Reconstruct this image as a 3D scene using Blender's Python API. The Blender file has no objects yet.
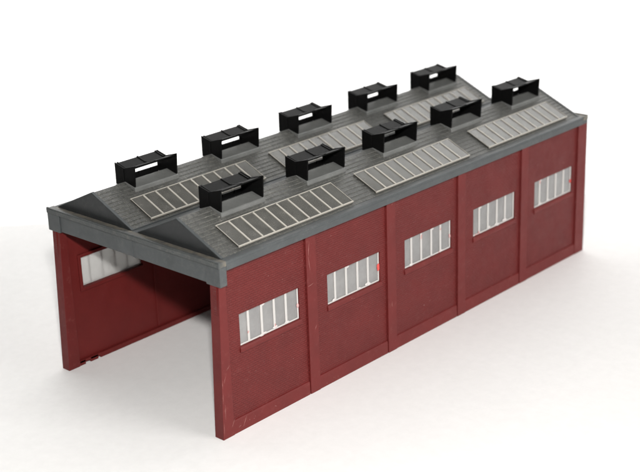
import bpy, bmesh, math, random
from mathutils import Vector, Matrix, Euler
random.seed(7)
S = bpy.context.scene
COL = S.collection
MM = 0.001

# ------------------------------------------------------------------ camera
cam_d = bpy.data.cameras.new("camera")
cam = bpy.data.objects.new("camera", cam_d)
COL.objects.link(cam)
cam.location = (0.63012, -0.43428, 0.35817)
cam.rotation_euler = (math.radians(69.61907), math.radians(1.91534), math.radians(42.40027))
cam_d.sensor_width = 36.0
cam_d.lens = 36.0 * 1317.0 / 640.0
cam_d.clip_start = 0.01
cam_d.clip_end = 50.0
cam_d.dof.use_dof = True
cam_d.dof.focus_distance = 0.76
cam_d.dof.aperture_fstop = 12.0
S.camera = cam

# ------------------------------------------------------------------ world, lamps, exposure
w = bpy.data.worlds.new("World")
S.world = w
w.use_nodes = True
bg = w.node_tree.nodes["Background"]
bg.inputs[0].default_value = (1.0, 0.99, 0.97, 1)
bg.inputs[1].default_value = 0.02

def area(name, loc, target, size, power, color=(1, 1, 1), size_y=None):
    d = bpy.data.lights.new(name, 'AREA')
    d.energy = power
    d.color = color
    d.size = size
    if size_y:
        d.shape = 'RECTANGLE'
        d.size_y = size_y
    o = bpy.data.objects.new(name, d)
    COL.objects.link(o)
    o.location = loc
    o.rotation_euler = (Vector(target) - Vector(loc)).to_track_quat('-Z', 'Y').to_euler()
    return o

area("key_lamp", (0.57, -0.38, 0.44), (0.10, 0.08, 0.05), 0.035, 5.9, (1.0, 0.985, 0.965))
area("side_softbox", (1.95, 0.60, 0.60), (0.15, 0.24, 0.05), 1.0, 27, (1.0, 0.985, 0.97))
# unseen strip lamps added to whiten the backdrop: one low, one high
area("backdrop_fill", (-0.120, 0.375, -0.10), (-0.40, 0.66, 0.20), 2.6, 5.5, (1, 1, 1), 0.12)
area("backdrop_top_fill", (-0.138, 0.385, 0.80), (-0.376, 0.613, 0.52), 2.4, 9, (1, 1, 1), 0.12)  # added so the rooflights reflect a brighter upper backdrop

S.view_settings.view_transform = 'Standard'
S.view_settings.look = 'None'
S.view_settings.exposure = 0.27
S.view_settings.gamma = 1.0
S.render.engine = 'CYCLES'
S.render.resolution_x = 1024
S.render.resolution_y = 755

# ------------------------------------------------------------------ dimensions (mm)
W, L = 150.0, 363.2
RIDGE_Z, LEDGE_Z = 120.2, 104.8
RX = 38.3                 # ridge distance from each side
HALF = 33.6               # half span of one roof
G0, G1 = 5.3, L - 4.0     # gable planes
CEIL = 99.4
SLOPE = math.atan2(RIDGE_Z - LEDGE_Z, HALF)

# ------------------------------------------------------------------ materials
class Mat:
    def __init__(self, name):
        self.m = bpy.data.materials.new(name)
        self.m.use_nodes = True
        self.t = self.m.node_tree
        self.b = self.t.nodes["Principled BSDF"]
    def n(self, kind, **kw):
        nd = self.t.nodes.new(kind)
        for k, v in kw.items():
            if k.startswith('i_'):
                nd.inputs[k[2:].replace('_', ' ')].default_value = v
            else:
                setattr(nd, k, v)
        return nd
    def l(self, a, b):
        self.t.links.new(a, b)
    def coords(self):
        return self.n('ShaderNodeTexCoord').outputs['Object']
    def noise(self, scale, detail=4, rough=0.6, vec=None):
        nd = self.n('ShaderNodeTexNoise')
        nd.inputs['Scale'].default_value = scale
        nd.inputs['Detail'].default_value = detail
        nd.inputs['Roughness'].default_value = rough
        self.l(vec or self.coords(), nd.inputs['Vector'])
        return nd.outputs['Fac']
    def ramp(self, fac, p0, p1, c0=(0, 0, 0, 1), c1=(1, 1, 1, 1)):
        r = self.n('ShaderNodeValToRGB')
        r.color_ramp.elements[0].position = p0
        r.color_ramp.elements[1].position = p1
        r.color_ramp.elements[0].color = c0
        r.color_ramp.elements[1].color = c1
        self.l(fac, r.inputs[0])
        return r.outputs[0]
    def mix(self, fac, a, b):
        x = self.n('ShaderNodeMix', data_type='RGBA')
        if hasattr(fac, 'links'):
            self.l(fac, x.inputs[0])
        else:
            x.inputs[0].default_value = fac
        for v, s in ((a, x.inputs[6]), (b, x.inputs[7])):
            if hasattr(v, 'links'):
                self.l(v, s)
            else:
                s.default_value = (*v, 1) if len(v) == 3 else v
        return x.outputs[2]
    def math(self, op, a, b):
        x = self.n('ShaderNodeMath', operation=op)
        for v, s in ((a, x.inputs[0]), (b, x.inputs[1])):
            if hasattr(v, 'links'):
                self.l(v, s)
            else:
                s.default_value = v
        return x.outputs[0]
    def bump(self, h, strength, dist, normal=None):
        x = self.n('ShaderNodeBump')
        x.inputs['Strength'].default_value = strength
        x.inputs['Distance'].default_value = dist
        self.l(h, x.inputs['Height'])
        if normal:
            self.l(normal, x.inputs['Normal'])
        return x.outputs[0]

def swizzle(M, order):
    sp = M.n('ShaderNodeSeparateXYZ')
    M.l(M.coords(), sp.inputs[0])
    cb = M.n('ShaderNodeCombineXYZ')
    for k, c in enumerate(order):
        if c in 'xyz':
            M.l(sp.outputs['xyz'.index(c)], cb.inputs[k])
    return cb.outputs[0]

def red_plastic(name, brick=False, inner=False, base=(0.102, 0.0112, 0.0103)):
    M = Mat(name)
    n1 = M.noise(55, 5)
    col = M.mix(M.ramp(n1, 0.35, 0.7), tuple(c * 0.9 for c in base), tuple(c * 1.08 for c in base))
    # pale dusty bloom and handling specks on the moulded plastic
    dust = M.ramp(M.noise(260, 6, 0.7), 0.56, 0.78)
    col = M.mix(M.math('MULTIPLY', dust, 0.02 if inner else 0.09), col, (0.42, 0.20, 0.18))
    speck = M.ramp(M.noise(900, 2, 0.5), 0.735, 0.77)
    gate = M.ramp(M.noise(70, 2, 0.5), 0.50, 0.60)
    col = M.mix(M.math('MULTIPLY', M.math('MULTIPLY', speck, gate), 0.1 if inner else 0.55), col, (0.62, 0.40, 0.36))
    M.l(col, M.b.inputs['Base Color'])
    M.l(M.ramp(M.noise(120, 4), 0.3, 0.7, (0.42, 0.42, 0.42, 1), (0.58, 0.58, 0.58, 1)), M.b.inputs['Roughness'])
    M.b.inputs['Specular IOR Level'].default_value = 0.2 if inner else 0.26
    nrm = M.bump(M.noise(1500, 3), 0.12, 0.0002)
    if brick:
        v = swizzle(M, 'yz')
        br = M.n('ShaderNodeTexBrick')
        M.l(v, br.inputs['Vector'])
        br.offset = 0.5
        br.inputs['Scale'].default_value = 1.0
        br.inputs['Brick Width'].default_value = 0.0030
        br.inputs['Row Height'].default_value = 0.00135
        br.inputs['Mortar Size'].default_value = 0.0002
        br.inputs['Mortar Smooth'].default_value = 0.6
        br.inputs['Color1'].default_value = (1, 1, 1, 1)
        br.inputs['Color2'].default_value = (0.8, 0.8, 0.8, 1)
        br.inputs['Mortar'].default_value = (0, 0, 0, 1)
        nrm = M.bump(br.outputs['Color'], 1.0, 0.0004, nrm)
    M.l(nrm, M.b.inputs['Normal'])
    return M.m

def grey_plastic(name, base, tiles=False, dust_amt=0.3, rough=(0.36, 0.5), spec=0.5, brown=False):
    M = Mat(name)
    n1 = M.noise(60, 5)
    col = M.mix(M.ramp(n1, 0.35, 0.7), tuple(c * 0.85 for c in base), tuple(c * 1.12 for c in base))
    dn = M.ramp(M.noise(420, 6, 0.75), 0.5, 0.72)
    big = M.ramp(M.noise(38, 3, 0.6), 0.35, 0.68)
    col = M.mix(M.math('MULTIPLY', M.math('MULTIPLY', dn, big), dust_amt), col, (0.33, 0.315, 0.27))
    sp = M.ramp(M.noise(1300, 2, 0.5), 0.72, 0.76)
    col = M.mix(M.math('MULTIPLY', sp, 0.45 * min(1, dust_amt * 2.5)), col, (0.5, 0.48, 0.42))
    if brown:
        # tan dust lying in the corner at the foot of each gable
        s = M.n('ShaderNodeSeparateXYZ')
        M.l(M.coords(), s.inputs[0])
        band = M.ramp(s.outputs[1], 0.0012, 0.0030)
        nz = M.ramp(M.noise(240, 5, 0.7), 0.34, 0.60)
        col = M.mix(M.math('MULTIPLY', M.math('MULTIPLY', band, nz), 0.6), col, (0.20, 0.17, 0.125))
    M.l(col, M.b.inputs['Base Color'])
    M.l(M.ramp(M.noise(150, 4), 0.3, 0.7, (rough[0],) * 3 + (1,), (rough[1],) * 3 + (1,)), M.b.inputs['Roughness'])
    M.b.inputs['Specular IOR Level'].default_value = spec
    nrm = M.bump(M.noise(1400, 3), 0.15, 0.0002)
    if tiles:
        v = swizzle(M, 'yx')
        br = M.n('ShaderNodeTexBrick')
        M.l(v, br.inputs['Vector'])
        br.offset = 0.5
        br.inputs['Scale'].default_value = 1.0
        br.inputs['Brick Width'].default_value = 0.0023
        br.inputs['Row Height'].default_value = HALF * MM / 12
        br.inputs['Mortar Size'].default_value = 0.00026
        br.inputs['Mortar Smooth'].default_value = 0.5
        br.inputs['Color1'].default_value = (1, 1, 1, 1)
        br.inputs['Color2'].default_value = (0.45, 0.45, 0.45, 1)
        br.inputs['Mortar'].default_value = (0, 0, 0, 1)
        nrm = M.bump(br.outputs['Color'], 0.9, 0.0003, nrm)
        # dust lodged along the joints and course edges of the slates
        jn = M.ramp(M.noise(330, 5, 0.75), 0.36, 0.66)
        col = M.mix(M.math('MULTIPLY', M.math('MULTIPLY', br.outputs['Fac'], jn), 0.34), col, (0.26, 0.25, 0.225))
        # slate to slate colour variation
        vary = M.ramp(br.outputs['Color'], 0.4, 1.0, (0.72, 0.72, 0.72, 1), (1.15, 1.15, 1.15, 1))
        mu = M.n('ShaderNodeMix', data_type='RGBA', blend_type='MULTIPLY')
        mu.inputs[0].default_value = 1.0
        M.l(col, mu.inputs[6]); M.l(vary, mu.inputs[7])
        col = mu.outputs[2]
        gr = M.ramp(M.noise(1300, 4, 0.75), 0.50, 0.68)
        col = M.mix(M.math('MULTIPLY', gr, 0.33), col, (0.33, 0.32, 0.28))
        M.l(col, M.b.inputs['Base Color'])
    M.l(nrm, M.b.inputs['Normal'])
    return M.m

def black_plastic():
    M = Mat("black_plastic")
    col = M.mix(M.ramp(M.noise(700, 5, 0.7), 0.6, 0.8), (0.004, 0.004, 0.004), (0.03, 0.029, 0.027))
    M.l(col, M.b.inputs['Base Color'])
    M.b.inputs['Roughness'].default_value = 0.34
    M.b.inputs['Specular IOR Level'].default_value = 0.05
    M.l(M.bump(M.noise(900, 3), 0.2, 0.0002), M.b.inputs['Normal'])
    return M.m

def clear_plastic(name, haze, haze_col, rough=0.08, scale=180, ior=1.5):
    """clear moulded glazing with a light haze of dust; some of it lets light through"""
    M = Mat(name)
    t = M.t
    out = t.nodes['Material Output']
    tr = M.n('ShaderNodeBsdfTransparent')
    tr.inputs[0].default_value = (0.93, 0.93, 0.92, 1)
    d1 = M.n('ShaderNodeBsdfDiffuse')
    d1.inputs[0].default_value = (*haze_col, 1)
    d2 = M.n('ShaderNodeBsdfTranslucent')
    d2.inputs[0].default_value = (*haze_col, 1)
    df = M.n('ShaderNodeMixShader')
    df.inputs[0].default_value = 0.5
    M.l(d1.outputs[0], df.inputs[1]); M.l(d2.outputs[0], df.inputs[2])
    gl = M.n('ShaderNodeBsdfGlossy')
    gl.inputs['Roughness'].default_value = rough
    fr = M.n('ShaderNodeFresnel')
    fr.inputs['IOR'].default_value = ior
    m1 = M.n('ShaderNodeMixShader')
    hz = M.ramp(M.noise(scale, 5, 0.7), 0.3, 0.75, (haze[0],) * 3 + (1,), (haze[1],) * 3 + (1,))
    M.l(hz, m1.inputs[0]); M.l(tr.outputs[0], m1.inputs[1]); M.l(df.outputs[0], m1.inputs[2])
    m2 = M.n('ShaderNodeMixShader')
    M.l(fr.outputs[0], m2.inputs[0]); M.l(m1.outputs[0], m2.inputs[1]); M.l(gl.outputs[0], m2.inputs[2])
    M.l(m2.outputs[0], out.inputs['Surface'])
    return M.m

def pale_plastic(name, base, alt, thr=(0.62, 0.68), rough=0.35, glow_through=0.0):
    M = Mat(name)
    col = M.mix(M.ramp(M.noise(170, 3, 0.6), *thr), base, alt)
    M.l(col, M.b.inputs['Base Color'])
    M.b.inputs['Roughness'].default_value = rough
    M.l(M.bump(M.noise(600, 3), 0.2, 0.0003), M.b.inputs['Normal'])
    if glow_through:
        # milky plastic: part of the light falling on the far side comes through
        tl = M.n('ShaderNodeBsdfTranslucent')
        M.l(col, tl.inputs[0])
        mx = M.n('ShaderNodeMixShader')
        mx.inputs[0].default_value = glow_through
        M.l(M.b.outputs[0], mx.inputs[1]); M.l(tl.outputs[0], mx.inputs[2])
        M.l(mx.outputs[0], M.t.nodes['Material Output'].inputs['Surface'])
    return M.m

def plain(name, c, rough=0.5):
    M = Mat(name)
    col = M.mix(M.ramp(M.noise(500, 3), 0.35, 0.65), tuple(x * 0.85 for x in c), c)
    M.l(col, M.b.inputs['Base Color'])
    M.b.inputs['Roughness'].default_value = rough
    return M.m

def sheet_white(name, base, mottled):
    M = Mat(name)
    big = M.ramp(M.noise(9, 4, 0.55), 0.3, 0.7)
    col = M.mix(big, tuple(c * 0.965 for c in base), base)
    fine = M.ramp(M.noise(140, 6, 0.7), 0.3, 0.7)
    col = M.mix(M.math('MULTIPLY', fine, mottled), col, tuple(c * 0.9 for c in base))
    M.l(col, M.b.inputs['Base Color'])
    M.b.inputs['Roughness'].default_value = 0.6
    M.b.inputs['Specular IOR Level'].default_value = 0.25
    M.l(M.bump(M.noise(420, 5, 0.7), 0.12, 0.0004), M.b.inputs['Normal'])
    return M.m

BRICK = red_plastic("red_brick_plastic", True)
RED = red_plastic("red_plastic")
INNER = red_plastic("clean_inner_red_plastic", inner=True)
SLATE = grey_plastic("grey_slate_plastic", (0.056, 0.057, 0.053), True, 0.38)
GREY = grey_plastic("grey_plastic", (0.046, 0.051, 0.053), False, 0.12)
LEDGE = grey_plastic("dusty_grey_plastic", (0.046, 0.051, 0.051), False, 0.35, brown=True)
DARKG = grey_plastic("dark_grey_plastic", (0.016, 0.0175, 0.0185), False, 0.10)
PADG = grey_plastic("smooth_grey_plastic", (0.115, 0.117, 0.112), False, 0.15, (0.18, 0.28), 0.6)
BLACK = black_plastic()
SKYPANE = clear_plastic("dusty_rooflight_glazing", (0.28, 0.56), (0.40, 0.39, 0.35), 0.15, 160, 1.85)
BAR = pale_plastic("cream_glazing_bar", (0.36, 0.34, 0.30), (0.27, 0.25, 0.215))
WINPANE = clear_plastic("hazy_window_glazing", (0.34, 0.50), (0.78, 0.77, 0.76), 0.10, 45)
WINMILK = clear_plastic("milky_window_glazing", (0.66, 0.78), (0.80, 0.79, 0.77), 0.15, 45)
WBAR = pale_plastic("white_glazing_bar", (0.64, 0.62, 0.60), (0.62, 0.33, 0.31), (0.66, 0.70), 0.35, 0.38)
WHITEDAB = plain("white_glue", (0.50, 0.47, 0.455))
REDDAB = plain("bright_red_paint", (0.55, 0.06, 0.05))
SCRATCH = plain("pale_scratch", (0.34, 0.16, 0.14), 0.7)
TABLE = sheet_white("white_sheet", (0.80, 0.792, 0.78), 0.6)
WALLW = sheet_white("white_backdrop", (0.9, 0.9, 0.89), 0.1)

# ------------------------------------------------------------------ mesh helpers (mm)
def box(bm, a, b, mi=0):
    vs = [bm.verts.new((x * MM, y * MM, z * MM)) for x in (a[0], b[0]) for y in (a[1], b[1]) for z in (a[2], b[2])]
    for q in ((0, 1, 3, 2), (4, 6, 7, 5), (0, 4, 5, 1), (2, 3, 7, 6), (0, 2, 6, 4), (1, 5, 7, 3)):
        f = bm.faces.new([vs[i] for i in q]); f.material_index = mi
    return vs

def prism(bm, poly, axis, a, b, mi=0):
    """extrude polygon (u,v) along axis from a to b. axis y: u=x v=z; axis x: u=y v=z; axis z: u=x v=y"""
    def P(u, v, t):
        return {'y': (u, t, v), 'x': (t, u, v), 'z': (u, v, t)}[axis]
    A = [bm.verts.new(Vector(P(u, v, a)) * MM) for u, v in poly]
    B = [bm.verts.new(Vector(P(u, v, b)) * MM) for u, v in poly]
    n = len(poly)
    fs = [bm.faces.new(A), bm.faces.new(B[::-1])]
    for i in range(n):
        fs.append(bm.faces.new([A[i], B[i], B[(i + 1) % n], A[(i + 1) % n]]))
    for f in fs:
        f.material_index = mi
    return A + B

def obj(name, bm, mats, parent=None, loc=(0, 0, 0), bevel=0.0, label=None):
    bmesh.ops.recalc_face_normals(bm, faces=bm.faces)
    me = bpy.data.meshes.new(name)
    bm.to_mesh(me); bm.free()
    for m in (mats if isinstance(mats, (list, tuple)) else [mats]):
        me.materials.append(m)
    o = bpy.data.objects.new(name, me)
    COL.objects.link(o)
    o.location = Vector(loc) * MM
    o.parent = parent
    if bevel:
        md = o.modifiers.new("bevel", 'BEVEL')
        md.width = bevel * MM; md.segments = 2; md.limit_method = 'ANGLE'; md.angle_limit = math.radians(40)
    if label:
        o['label'] = label
    return o

# ------------------------------------------------------------------ setting
bm = bmesh.new()
e0, e1 = Vector((-258, 131)), Vector((111, 515))
d = (e1 - e0).normalized(); nrm2 = Vector((d.y, -d.x))
corners = [e0 - d * 900, e1 + d * 900, e1 + d * 900 + nrm2 * 1500, e0 - d * 900 + nrm2 * 1500]
prism(bm, [(c.x, c.y) for c in corners], 'z', -18, 0)
t = obj("tabletop", bm, TABLE, bevel=4); t['kind'] = 'structure'
bm = bmesh.new()
b0 = e0 - d * 1800 - nrm2 * 420; b1 = e1 + d * 1800 - nrm2 * 420
prism(bm, [(c.x, c.y) for c in (b0, b1, b1 - nrm2 * 20, b0 - nrm2 * 20)], 'z', -700, 860)
t = obj("backdrop", bm, WALLW); t['kind'] = 'structure'

# ------------------------------------------------------------------ the shed
shed = bpy.data.objects.new("engine_shed", None)
COL.objects.link(shed)
shed.location = (W / 2 * MM, L / 2 * MM, 0)
shed['label'] = "model railway engine shed with dark red brick walls, twin grey slate roofs and smoke vents"
shed['category'] = "model shed"
OFF = (-W / 2, -L / 2, 0)

PIL0, BAY = -3.36, 71.76
bays = [PIL0 + BAY * k for k in range(6)]
WY0, WY1, WZ0, WZ1 = 18.9, 66.7, 50.0, 69.6

def wall(side):
    """side=+1 right wall (outer face towards +x), -1 left wall: mirrored about the middle"""
    def X(x):
        return x if side > 0 else W - x
    def bx(bm, a, b, mi=0):
        return box(bm, (X(a[0]), a[1], a[2]), (X(b[0]), b[1], b[2]), mi)
    yA, yB = -1.0, 366.4
    # brick skin with window openings
    bm = bmesh.new()
    ys = [yA + 1.2]
    for b in bays[:5]:
        ys += [b + WY0, b + WY1]
    ys.append(yB - 1.2)
    zs = [0.3, WZ0, WZ1, CEIL - 0.1]
    xo, xi = 146.3, 143.4
    V = {}
    def vert(x, y, z):
        k = (x, y, z)
        if k not in V:
            V[k] = bm.verts.new((X(x) * MM, y * MM, z * MM))
        return V[k]
    nY, nZ = len(ys) - 1, 3
    hole = lambda i, j: j == 1 and i % 2 == 1
    for i in range(nY):
        for j in range(nZ):
            if hole(i, j):
                continue
            for x in (xo, xi):
                f = bm.faces.new([vert(x, ys[i], zs[j]), vert(x, ys[i + 1], zs[j]), vert(x, ys[i + 1], zs[j + 1]), vert(x, ys[i], zs[j + 1])])
                f.material_index = 0 if x == xo else 1
            for (di, dj, p, q) in ((-1, 0, (i, j), (i, j + 1)), (1, 0, (i + 1, j), (i + 1, j + 1)), (0, -1, (i, j), (i + 1, j)), (0, 1, (i, j + 1), (i + 1, j + 1))):
                a, b_ = i + di, j + dj
                if a < 0 or a >= nY or b_ < 0 or b_ >= nZ or hole(a, b_):
                    bm.faces.new([vert(xo, ys[p[0]], zs[p[1]]), vert(xo, ys[q[0]], zs[q[1]]), vert(xi, ys[q[0]], zs[q[1]]), vert(xi, ys[p[0]], zs[p[1]])])
    root = obj("side_wall", bm, [BRICK, INNER], shed, OFF)
    # pilasters, with brick-toothed left edges
    for k, b in enumerate(bays):
        bm = bmesh.new()
        wd = 8.6
        if k == 0:
            # front end post: thick return of the wall, slightly wider at the foot
            vs = box(bm, (X(140.9), -2.7, 0), (X(147.7), 5.9, CEIL))
            for v in vs:
                if v.co.z > 0.05:
                    if v.co.y < 0:
                        v.co.y = 1.2 * MM
            if side > 0:
                for (y, z, l, an) in ((-0.2, 12, 9, 88), (0.4, 34, 4, 70), (2.5, 41, 3.5, 40), (4.2, 5.5, 5, 60), (-1.9, 2.5, 8, 88), (-1.3, 22, 7, 87), (-0.9, 31, 5, 88)):
                    c = Vector((147.72, y, z)); dv = Vector((0, math.cos(math.radians(an)), math.sin(math.radians(an))))
                    box_between(bm, c, c + dv * l, 0.16, 0.06, 1)
        elif k == 5:
            box(bm, (X(140.9), b, 0), (X(147.7), 366.8, CEIL))
        else:
            z = 0.0
            i = 0
            box(bm, (X(146.35), b + 0.5, 0), (X(147.7), b + wd, CEIL))
            while z < CEIL - 1.4:
                if i % 2 == 0 and z > 8.6:
                    box(bm, (X(146.36), b + random.uniform(-0.05, 0.3), z + 0.1), (X(146.75), b + 0.49, z + 1.3))
                z += 1.35; i += 1
            if side > 0 and k in (1, 2):
                for (y, z, l, an) in ((3.4, 78, 9, 98), (2.4, 87, 7, 84), (1.0, 68.5, 5, 10), (5.6, 40, 3, 60)) if k == 1 else ((5.0, 97, 1.2, 30), (4.6, 30, 4, 95)):
                    c = Vector((147.72, b + y, z)); dv = Vector((0, math.cos(math.radians(an)), math.sin(math.radians(an))))
                    box_between(bm, c, c + dv * l, 0.22, 0.06, 1)
        obj("pilaster", bm, [RED, SCRATCH], root, bevel=0.18)
    # plinths between the pilasters
    for k in range(5):
        bm = bmesh.new()
        y0 = bays[k] + (9.3 if k == 0 else 8.65); y1 = bays[k + 1] - 0.1
        prism(bm, [(X(146.32), 0), (X(147.45), 0), (X(147.35), 7.6), (X(146.9), 8.3), (X(146.32), 8.5)], 'y', y0, y1)
        if side > 0 and k == 0:
            for (y, z, l, an) in ((13, 2.2, 6.5, 62), (9.5, 3, 2, 20), (40, 4, 2, 150)):
                c = Vector((147.46, y, z)); dv = Vector((0, math.cos(math.radians(an)), math.sin(math.radians(an))))
                box_between(bm, c, c + dv * l, 0.2, 0.06, 1)
        obj("plinth", bm, [RED, SCRATCH], root, bevel=0.12)
    # inside: bottom flange (chipped near the front of the left wall) and seam ribs, frames round windows
    bm = bmesh.new()
    if side < 0:
        spans = [(6.0, 10.5), (14.5, 20.5), (22.4, 359)]
    else:
        spans = [(6.0, 359)]
    for a, b in spans:
        bx(bm, (141.2, a, 0.05), (143.35, b, 3.2))
    if side < 0:
        bx(bm, (141.2, 5.95, 1.6), (143.34, 23, 3.3))
    obj("bottom_flange", bm, INNER, root, bevel=0.2)
    for k in range(1, 5):
        bm = bmesh.new()
        bx(bm, (142.7, bays[k] + 3.6, 3.4), (143.38, bays[k] + 5.4, CEIL - 0.2))
        obj("inner_rib", bm, INNER, root, bevel=0.15)
    for k, b in enumerate(bays[:5]):
        y0, y1 = b + WY0, b + WY1
        bm = bmesh.new()
        for a, c in (((142.2, y0 - 2.2, WZ0 - 2.2), (143.36, y0 - 0.1, WZ1 + 2.2)), ((142.2, y1 + 0.1, WZ0 - 2.2), (143.36, y1 + 2.2, WZ1 + 2.2)),
                     ((142.2, y0 - 0.1, WZ0 - 2.2), (143.36, y1 + 0.1, WZ0 - 0.1)), ((142.2, y0 - 0.1, WZ1 + 0.1), (143.36, y1 + 0.1, WZ1 + 2.2))):
            bx(bm, a, c)
        obj("window_surround", bm, INNER, root, bevel=0.15)
        # sloping sill under the opening
        bm = bmesh.new()
        prism(bm, [(X(145.3), 50.25), (X(146.7), 50.0), (X(147.1), 49.0), (X(147.1), 46.9), (X(146.32), 46.6), (X(146.32), 49.9), (X(145.3), 49.95)][::1], 'y', y0 - 0.6, y1 + 0.9)
        obj("window_sill", bm, RED, root, bevel=0.12)
        # glazing: clear sheet, moulded white bars, dabs of glue and paint
        bm = bmesh.new()
        bx(bm, (144.6, y0 - 0.05, WZ0 + 0.3), (145.1, y1 + 0.05, WZ1 + 0.05))
        win = obj("window", bm, WINPANE if side > 0 else WINMILK, shed, OFF)
        rr = random.Random(k * 3 + (side > 0))
        bm = bmesh.new()
        span = y1 - y0
        tops = []
        for q in (0.16, 0.37, 0.58, 0.785):
            yc = y0 + span * q + rr.uniform(-.3, .3)
            bx(bm, (145.12, yc - 0.75, WZ0 + 0.45), (145.75, yc + 0.75, WZ1 - 0.02))
            tops.append(yc)
        bx(bm, (145.12, y0 + span * 0.975, WZ0 + 0.45), (145.7, y1 - 0.3, WZ1 - 0.02))
        bx(bm, (145.12, y0 + 0.02, WZ0 + 0.32), (145.6, y1 - 0.3, WZ0 + 1.25))
        obj("glazing_bars", bm, WBAR, win, bevel=0.2)
        if side > 0:
            for _ in range(5):
                yc = rr.choice(tops) + rr.uniform(-1.5, 1.5)
                bm = bmesh.new()
                blob(bm, (145.5, yc, WZ0 + rr.uniform(0.8, 2.0)), (0.35, rr.uniform(.9, 2.0), rr.uniform(.5, 1.1)), rr)
                obj("glue_smear", bm, WHITEDAB, win)
            bm = bmesh.new()
            blob(bm, (145.4, rr.choice(tops) + 1, WZ1 - 0.9), (0.3, 1.8, 0.8), rr)
            obj("glue_smear", bm, WHITEDAB, win)
            if k != 3:
                bm = bmesh.new()
                blob(bm, (145.6, y1 - 0.9, WZ0 + 8 + rr.uniform(0, 2.5)), (0.5, 0.8 if k not in (1, 4) else 1.1, 1.6 if k != 1 else 2.6), rr)
                obj("paint_spot", bm, REDDAB if k in (1, 4) else WHITEDAB_PINK, win)
    return root

def box_between(bm, a, b, w_, h_, mi=0):
    """thin sliver lying on a wall facing +x"""
    dv = (b - a).normalized(); n = Vector((1, 0, 0)); s = dv.cross(n) * w_ / 2
    mid = (a + b) / 2 + s * random.uniform(-2.5, 2.5)
    rows = []
    for p, f in ((a, 0.3), (mid, 1.0), (b, 0.25)):
        rows.append([bm.verts.new((p + s * f) * MM), bm.verts.new((p + n * h_) * MM), bm.verts.new((p - s * f) * MM)])
    for r0, r1 in zip(rows, rows[1:]):
        for i in range(2):
            f = bm.faces.new([r0[i], r0[i + 1], r1[i + 1], r1[i]]); f.material_index = mi

def blob(bm, c, r, rr):
    g = bmesh.ops.create_icosphere(bm, subdivisions=2, radius=1)
    for v in g['verts']:
        k = 1 + rr.uniform(-.22, .22)
        v.co = Vector(((c[0] + v.co.x * r[0] * k), (c[1] + v.co.y * r[1] * k), (c[2] + v.co.z * r[2] * k))) * MM

WHITEDAB_PINK = plain("pink_paint", (0.50, 0.30, 0.29))
wall(+1)
wall(-1)

# ------------------------------------------------------------------ roof
bm = bmesh.new()
NR = 12
def tooth_profile(cx, s):
    """points from ridge down to the eave with stepped slate courses"""
    pts = [(cx, RIDGE_Z)]
    for i in range(NR):
        u0, u1 = i / NR, (i + 1) / NR
        z0 = RIDGE_Z + (LEDGE_Z - RIDGE_Z) * u0; z1 = RIDGE_Z + (LEDGE_Z - RIDGE_Z) * u1
        if i:
            pts.append((cx + s * HALF * u0, z0 - 0.10))
        pts.append((cx + s * HALF * (u1 - 0.001), z1 + 0.30))
    pts.append((cx + s * HALF, LEDGE_Z - 0.05))
    return pts
for cx in (RX, W - RX):
    prof = tooth_profile(cx, -1)[::-1] + tooth_profile(cx, 1)[1:]
    prof = prof + [(cx + HALF, CEIL + 2), (cx - HALF, CEIL + 2)]
    prism(bm, prof, 'y', G0 + 0.6, G1 - 0.6)
roof = obj("roof", bm, SLATE, shed, OFF)

# slab, valley gutter and side ledges below the slopes
bm = bmesh.new()
box(bm, (3.0, 4.7, CEIL), (W - 3.0, L - 3.5, CEIL + 1.9))
obj("ceiling_slab", bm, DARKG, roof, bevel=0.1)
bm = bmesh.new()
box(bm, (RX + HALF + 0.02, 4.8, CEIL + 1.95), (W - RX - HALF - 0.02, L - 3.6, LEDGE_Z - 0.25))
box(bm, (RX + HALF + 0.05, 5.5, LEDGE_Z - 0.25), (RX + HALF + 0.7, G1, LEDGE_Z + 0.35))
obj("valley_gutter", bm, GREY, roof, bevel=0.15)
for s in (0, 1):
    X = (lambda x: x) if s == 0 else (lambda x: W - x)
    bm = bmesh.new()
    prism(bm, [(X(RX - HALF - 0.02), CEIL + 1.95), (X(RX - HALF - 0.02), LEDGE_Z + 0.1), (X(1.0), LEDGE_Z - 0.1), (X(0.25), LEDGE_Z - 0.4), (X(0.25), LEDGE_Z - 1.6),
               (X(0.0), LEDGE_Z - 1.8), (X(0.0), CEIL + 0.05), (X(1.9), CEIL + 0.05), (X(1.9), CEIL + 1.95)], 'y', 5.28, L - 5.28)
    obj("eaves_fascia", bm, GREY, roof, bevel=0.18)

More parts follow.
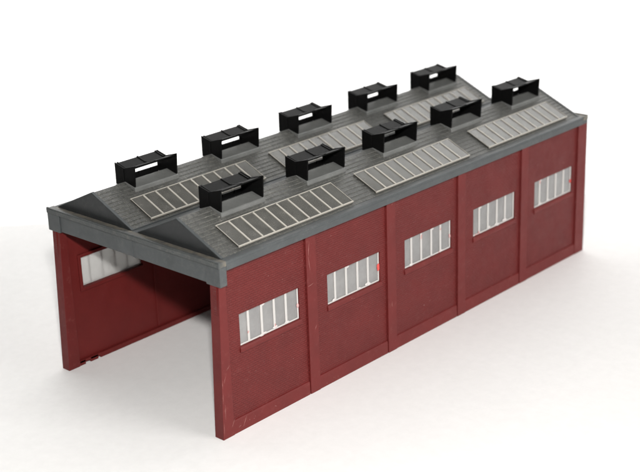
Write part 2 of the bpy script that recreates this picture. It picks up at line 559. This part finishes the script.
def end_assembly(front):
    Y = (lambda y: y) if front else (lambda y: L - y)
    # gables
    for cx in (RX, W - RX):
        bm = bmesh.new()
        prism(bm, [(cx - HALF - 0.3, LEDGE_Z - 0.4), (cx + HALF + 0.3, LEDGE_Z - 0.4), (cx + HALF - .2, LEDGE_Z + 0.15), (cx, RIDGE_Z + 0.05), (cx - HALF + .2, LEDGE_Z + 0.15)], 'y', Y(G0), Y(G0 + 0.6))
        g = obj("gable", bm, DARKG, roof)
        bm = bmesh.new()
        for s in (-1, 1):
            prism(bm, [(cx, RIDGE_Z + 0.1), (cx, RIDGE_Z + 0.55), (cx + s * (HALF + 0.6), LEDGE_Z + 0.35), (cx + s * (HALF + 0.2), LEDGE_Z - 0.1)], 'y', Y(G0 + 0.1), Y(G0 + 2.0))
        obj("verge", bm, GREY, g, bevel=0.1)
    bm = bmesh.new()
    box(bm, (0, Y(-0.35), 101.9), (W, Y(5.25), LEDGE_Z))
    box(bm, (0, Y(-0.35), LEDGE_Z), (W, Y(1.0), LEDGE_Z + 0.55))
    obj("end_ledge", bm, LEDGE, roof, bevel=0.25)
    bm = bmesh.new()
    box(bm, (11.3, Y(0.9), 91.6), (77.9, Y(4.2), 101.85))
    box(bm, (78.1, Y(0.75), 91.5), (W - 11.3, Y(4.2), 101.85))
    box(bm, (77.6, Y(0.55), 91.5), (78.3, Y(0.95), 101.8))
    obj("end_beam", bm, GREY, roof, bevel=0.15)
    for x0, x1 in ((0.0, 11.0), (W - 11.0, W)):
        bm = bmesh.new()
        box(bm, (x0, Y(0.05), 90.9 if front else 99.45), (x1, Y(5.2), 101.85))
        obj("corner_block", bm, GREY, roof, bevel=0.3)
end_assembly(True)
end_assembly(False)

# ------------------------------------------------------------------ rooflights on the right-hand slopes
u = Vector((math.cos(SLOPE), 0, -math.sin(SLOPE)))       # down the slope
nn = Vector((math.sin(SLOPE), 0, math.cos(SLOPE)))       # out of the slope
def slope_box(bm, d0, d1, y0, y1, h0, h1):
    P = [u * d + Vector((0, y, 0)) + nn * h for d in (d0, d1) for y in (y0, y1) for h in (h0, h1)]
    vs = [bm.verts.new(p * MM) for p in P]
    for q in ((0, 1, 3, 2), (4, 6, 7, 5), (0, 4, 5, 1), (2, 3, 7, 6), (0, 2, 6, 4), (1, 5, 7, 3)):
        bm.faces.new([vs[i] for i in q])
DS0, DS1, LEN = 13.6 / math.cos(SLOPE), 32.0 / math.cos(SLOPE), 94.0
def rooflight():
    bm = bmesh.new()
    slope_box(bm, DS0 + 0.2, DS1 - 0.2, 0.2, LEN - 0.2, 0.85, 1.15)
    r = obj("rooflight", bm, SKYPANE, shed)
    bm = bmesh.new()
    slope_box(bm, DS0 + 0.1, DS1 - 0.1, 0.1, LEN - 0.1, 0.36, 0.62)
    obj("backing_panel", bm, BACKP, r)
    bm = bmesh.new()
    n = 10
    for i in range(n + 1):
        y = LEN * i / n
        wd = 0.16 if i in (0, n) else 0.5
        y = min(max(y, wd), LEN - wd)
        slope_box(bm, DS0 + (0.9 if 0 < i < n else 0), DS1 - 1.0, y - wd, y + wd, 1.16, 1.75 if 0 < i < n else 1.55)
    slope_box(bm, DS1 - 0.98, DS1 - 0.2, 0, LEN, 0.5, 1.7)
    slope_box(bm, DS0, DS0 + 0.4, 0, LEN, 0.63, 1.5)
    obj("glazing_bars", bm, BAR, r, bevel=0.15)
    return r
def copy_tree(o, parent):
    c = o.copy(); COL.objects.link(c); c.parent = parent
    for ch in list(o.children):
        copy_tree(ch, c)
    return c
BACKP = grey_plastic("dark_backing", (0.035, 0.034, 0.029), False, 0.25, (0.5, 0.65), 0.3)
r0 = rooflight()
first = True
for cx, ys in ((RX, (22.2, 137.0, 253.0)), (W - RX, (21.0, 136.0, 251.5))):
    for y in ys:
        r = r0 if first else copy_tree(r0, shed)
        first = False
        r.location = (Vector((cx, y, RIDGE_Z)) + Vector(OFF)) * MM

# ------------------------------------------------------------------ smoke vents on the ridges
VL = 33.6
def vent():
    # butterfly hood with ribs across it
    bm = bmesh.new()
    top = [(-8.6, 10.0), (-0.6, 7.9), (7.9, 10.55)]
    th = 0.8
    prism(bm, top + [(8.0, 9.8), (-0.6, 7.9 - th), (-8.6, 10.0 - th)], 'y', 0.9, VL - 0.9)
    for y in (1.4, VL / 2, VL - 2.6):
        prism(bm, [(-8.7, 10.0), (-8.7, 10.5), (-1.0, 8.45), (-0.6, 7.95)], 'y', y, y + 1.1)
        prism(bm, [(7.9, 10.5), (7.6, 10.75), (0.2, 8.5), (-0.4, 7.95)], 'y', y, y + 1.1)
    box(bm, (-1.1, 1.0, 6.1), (-0.2, VL - 1.0, 7.3))
    v = obj("smoke_vent", bm, BLACK, shed, bevel=0.12)
    for y, o in ((0, -1), (VL - 0.9, 1)):
        bm = bmesh.new()
        prism(bm, [(-9.0, 10.5), (-0.8, 8.5), (9.3, 11.5), (9.2, 9.5), (8.5, -1.6), (5.0, -1.4), (3.6, -0.6), (-0.7, -0.3), (-1.0, -1.3), (-9.0, -2.8)], 'y', y, y + 0.9)
        yo = y - 0.3 if o < 0 else y + 0.9
        box(bm, (-1.25, yo, -1.1), (-0.55, yo + 0.3, 8.3))
        obj("end_plate", bm, BLACK, v, bevel=0.15)
    bm = bmesh.new()
    box(bm, (-8.9, 0.95, -3.3), (-8.0, VL - 0.95, 0.9))
    for k in range(3):
        y = 7 + k * 9.5
        box(bm, (-8.0, y, -0.6), (-7.3, y + 1.2, 1.3))
    obj("side_rail", bm, BLACK, v, bevel=0.12)
    bm = bmesh.new()
    prism(bm, [(-9.4, -4.6), (-9.4, -3.4), (-8.9, -3.0), (0, 0.4), (8.6, -1.75), (9.1, -2.1), (9.4, -4.6)], 'y', -0.5, VL + 0.5)
    obj("vent_base", bm, PADG, v, bevel=0.3)
    return v
v0 = vent()
first = True
for cx in (RX, W - RX):
    for k in range(5):
        v = v0 if first else copy_tree(v0, shed)
        first = False
        v.location = (Vector((cx, 31.0 + 70.0 * k, RIDGE_Z)) + Vector(OFF)) * MM
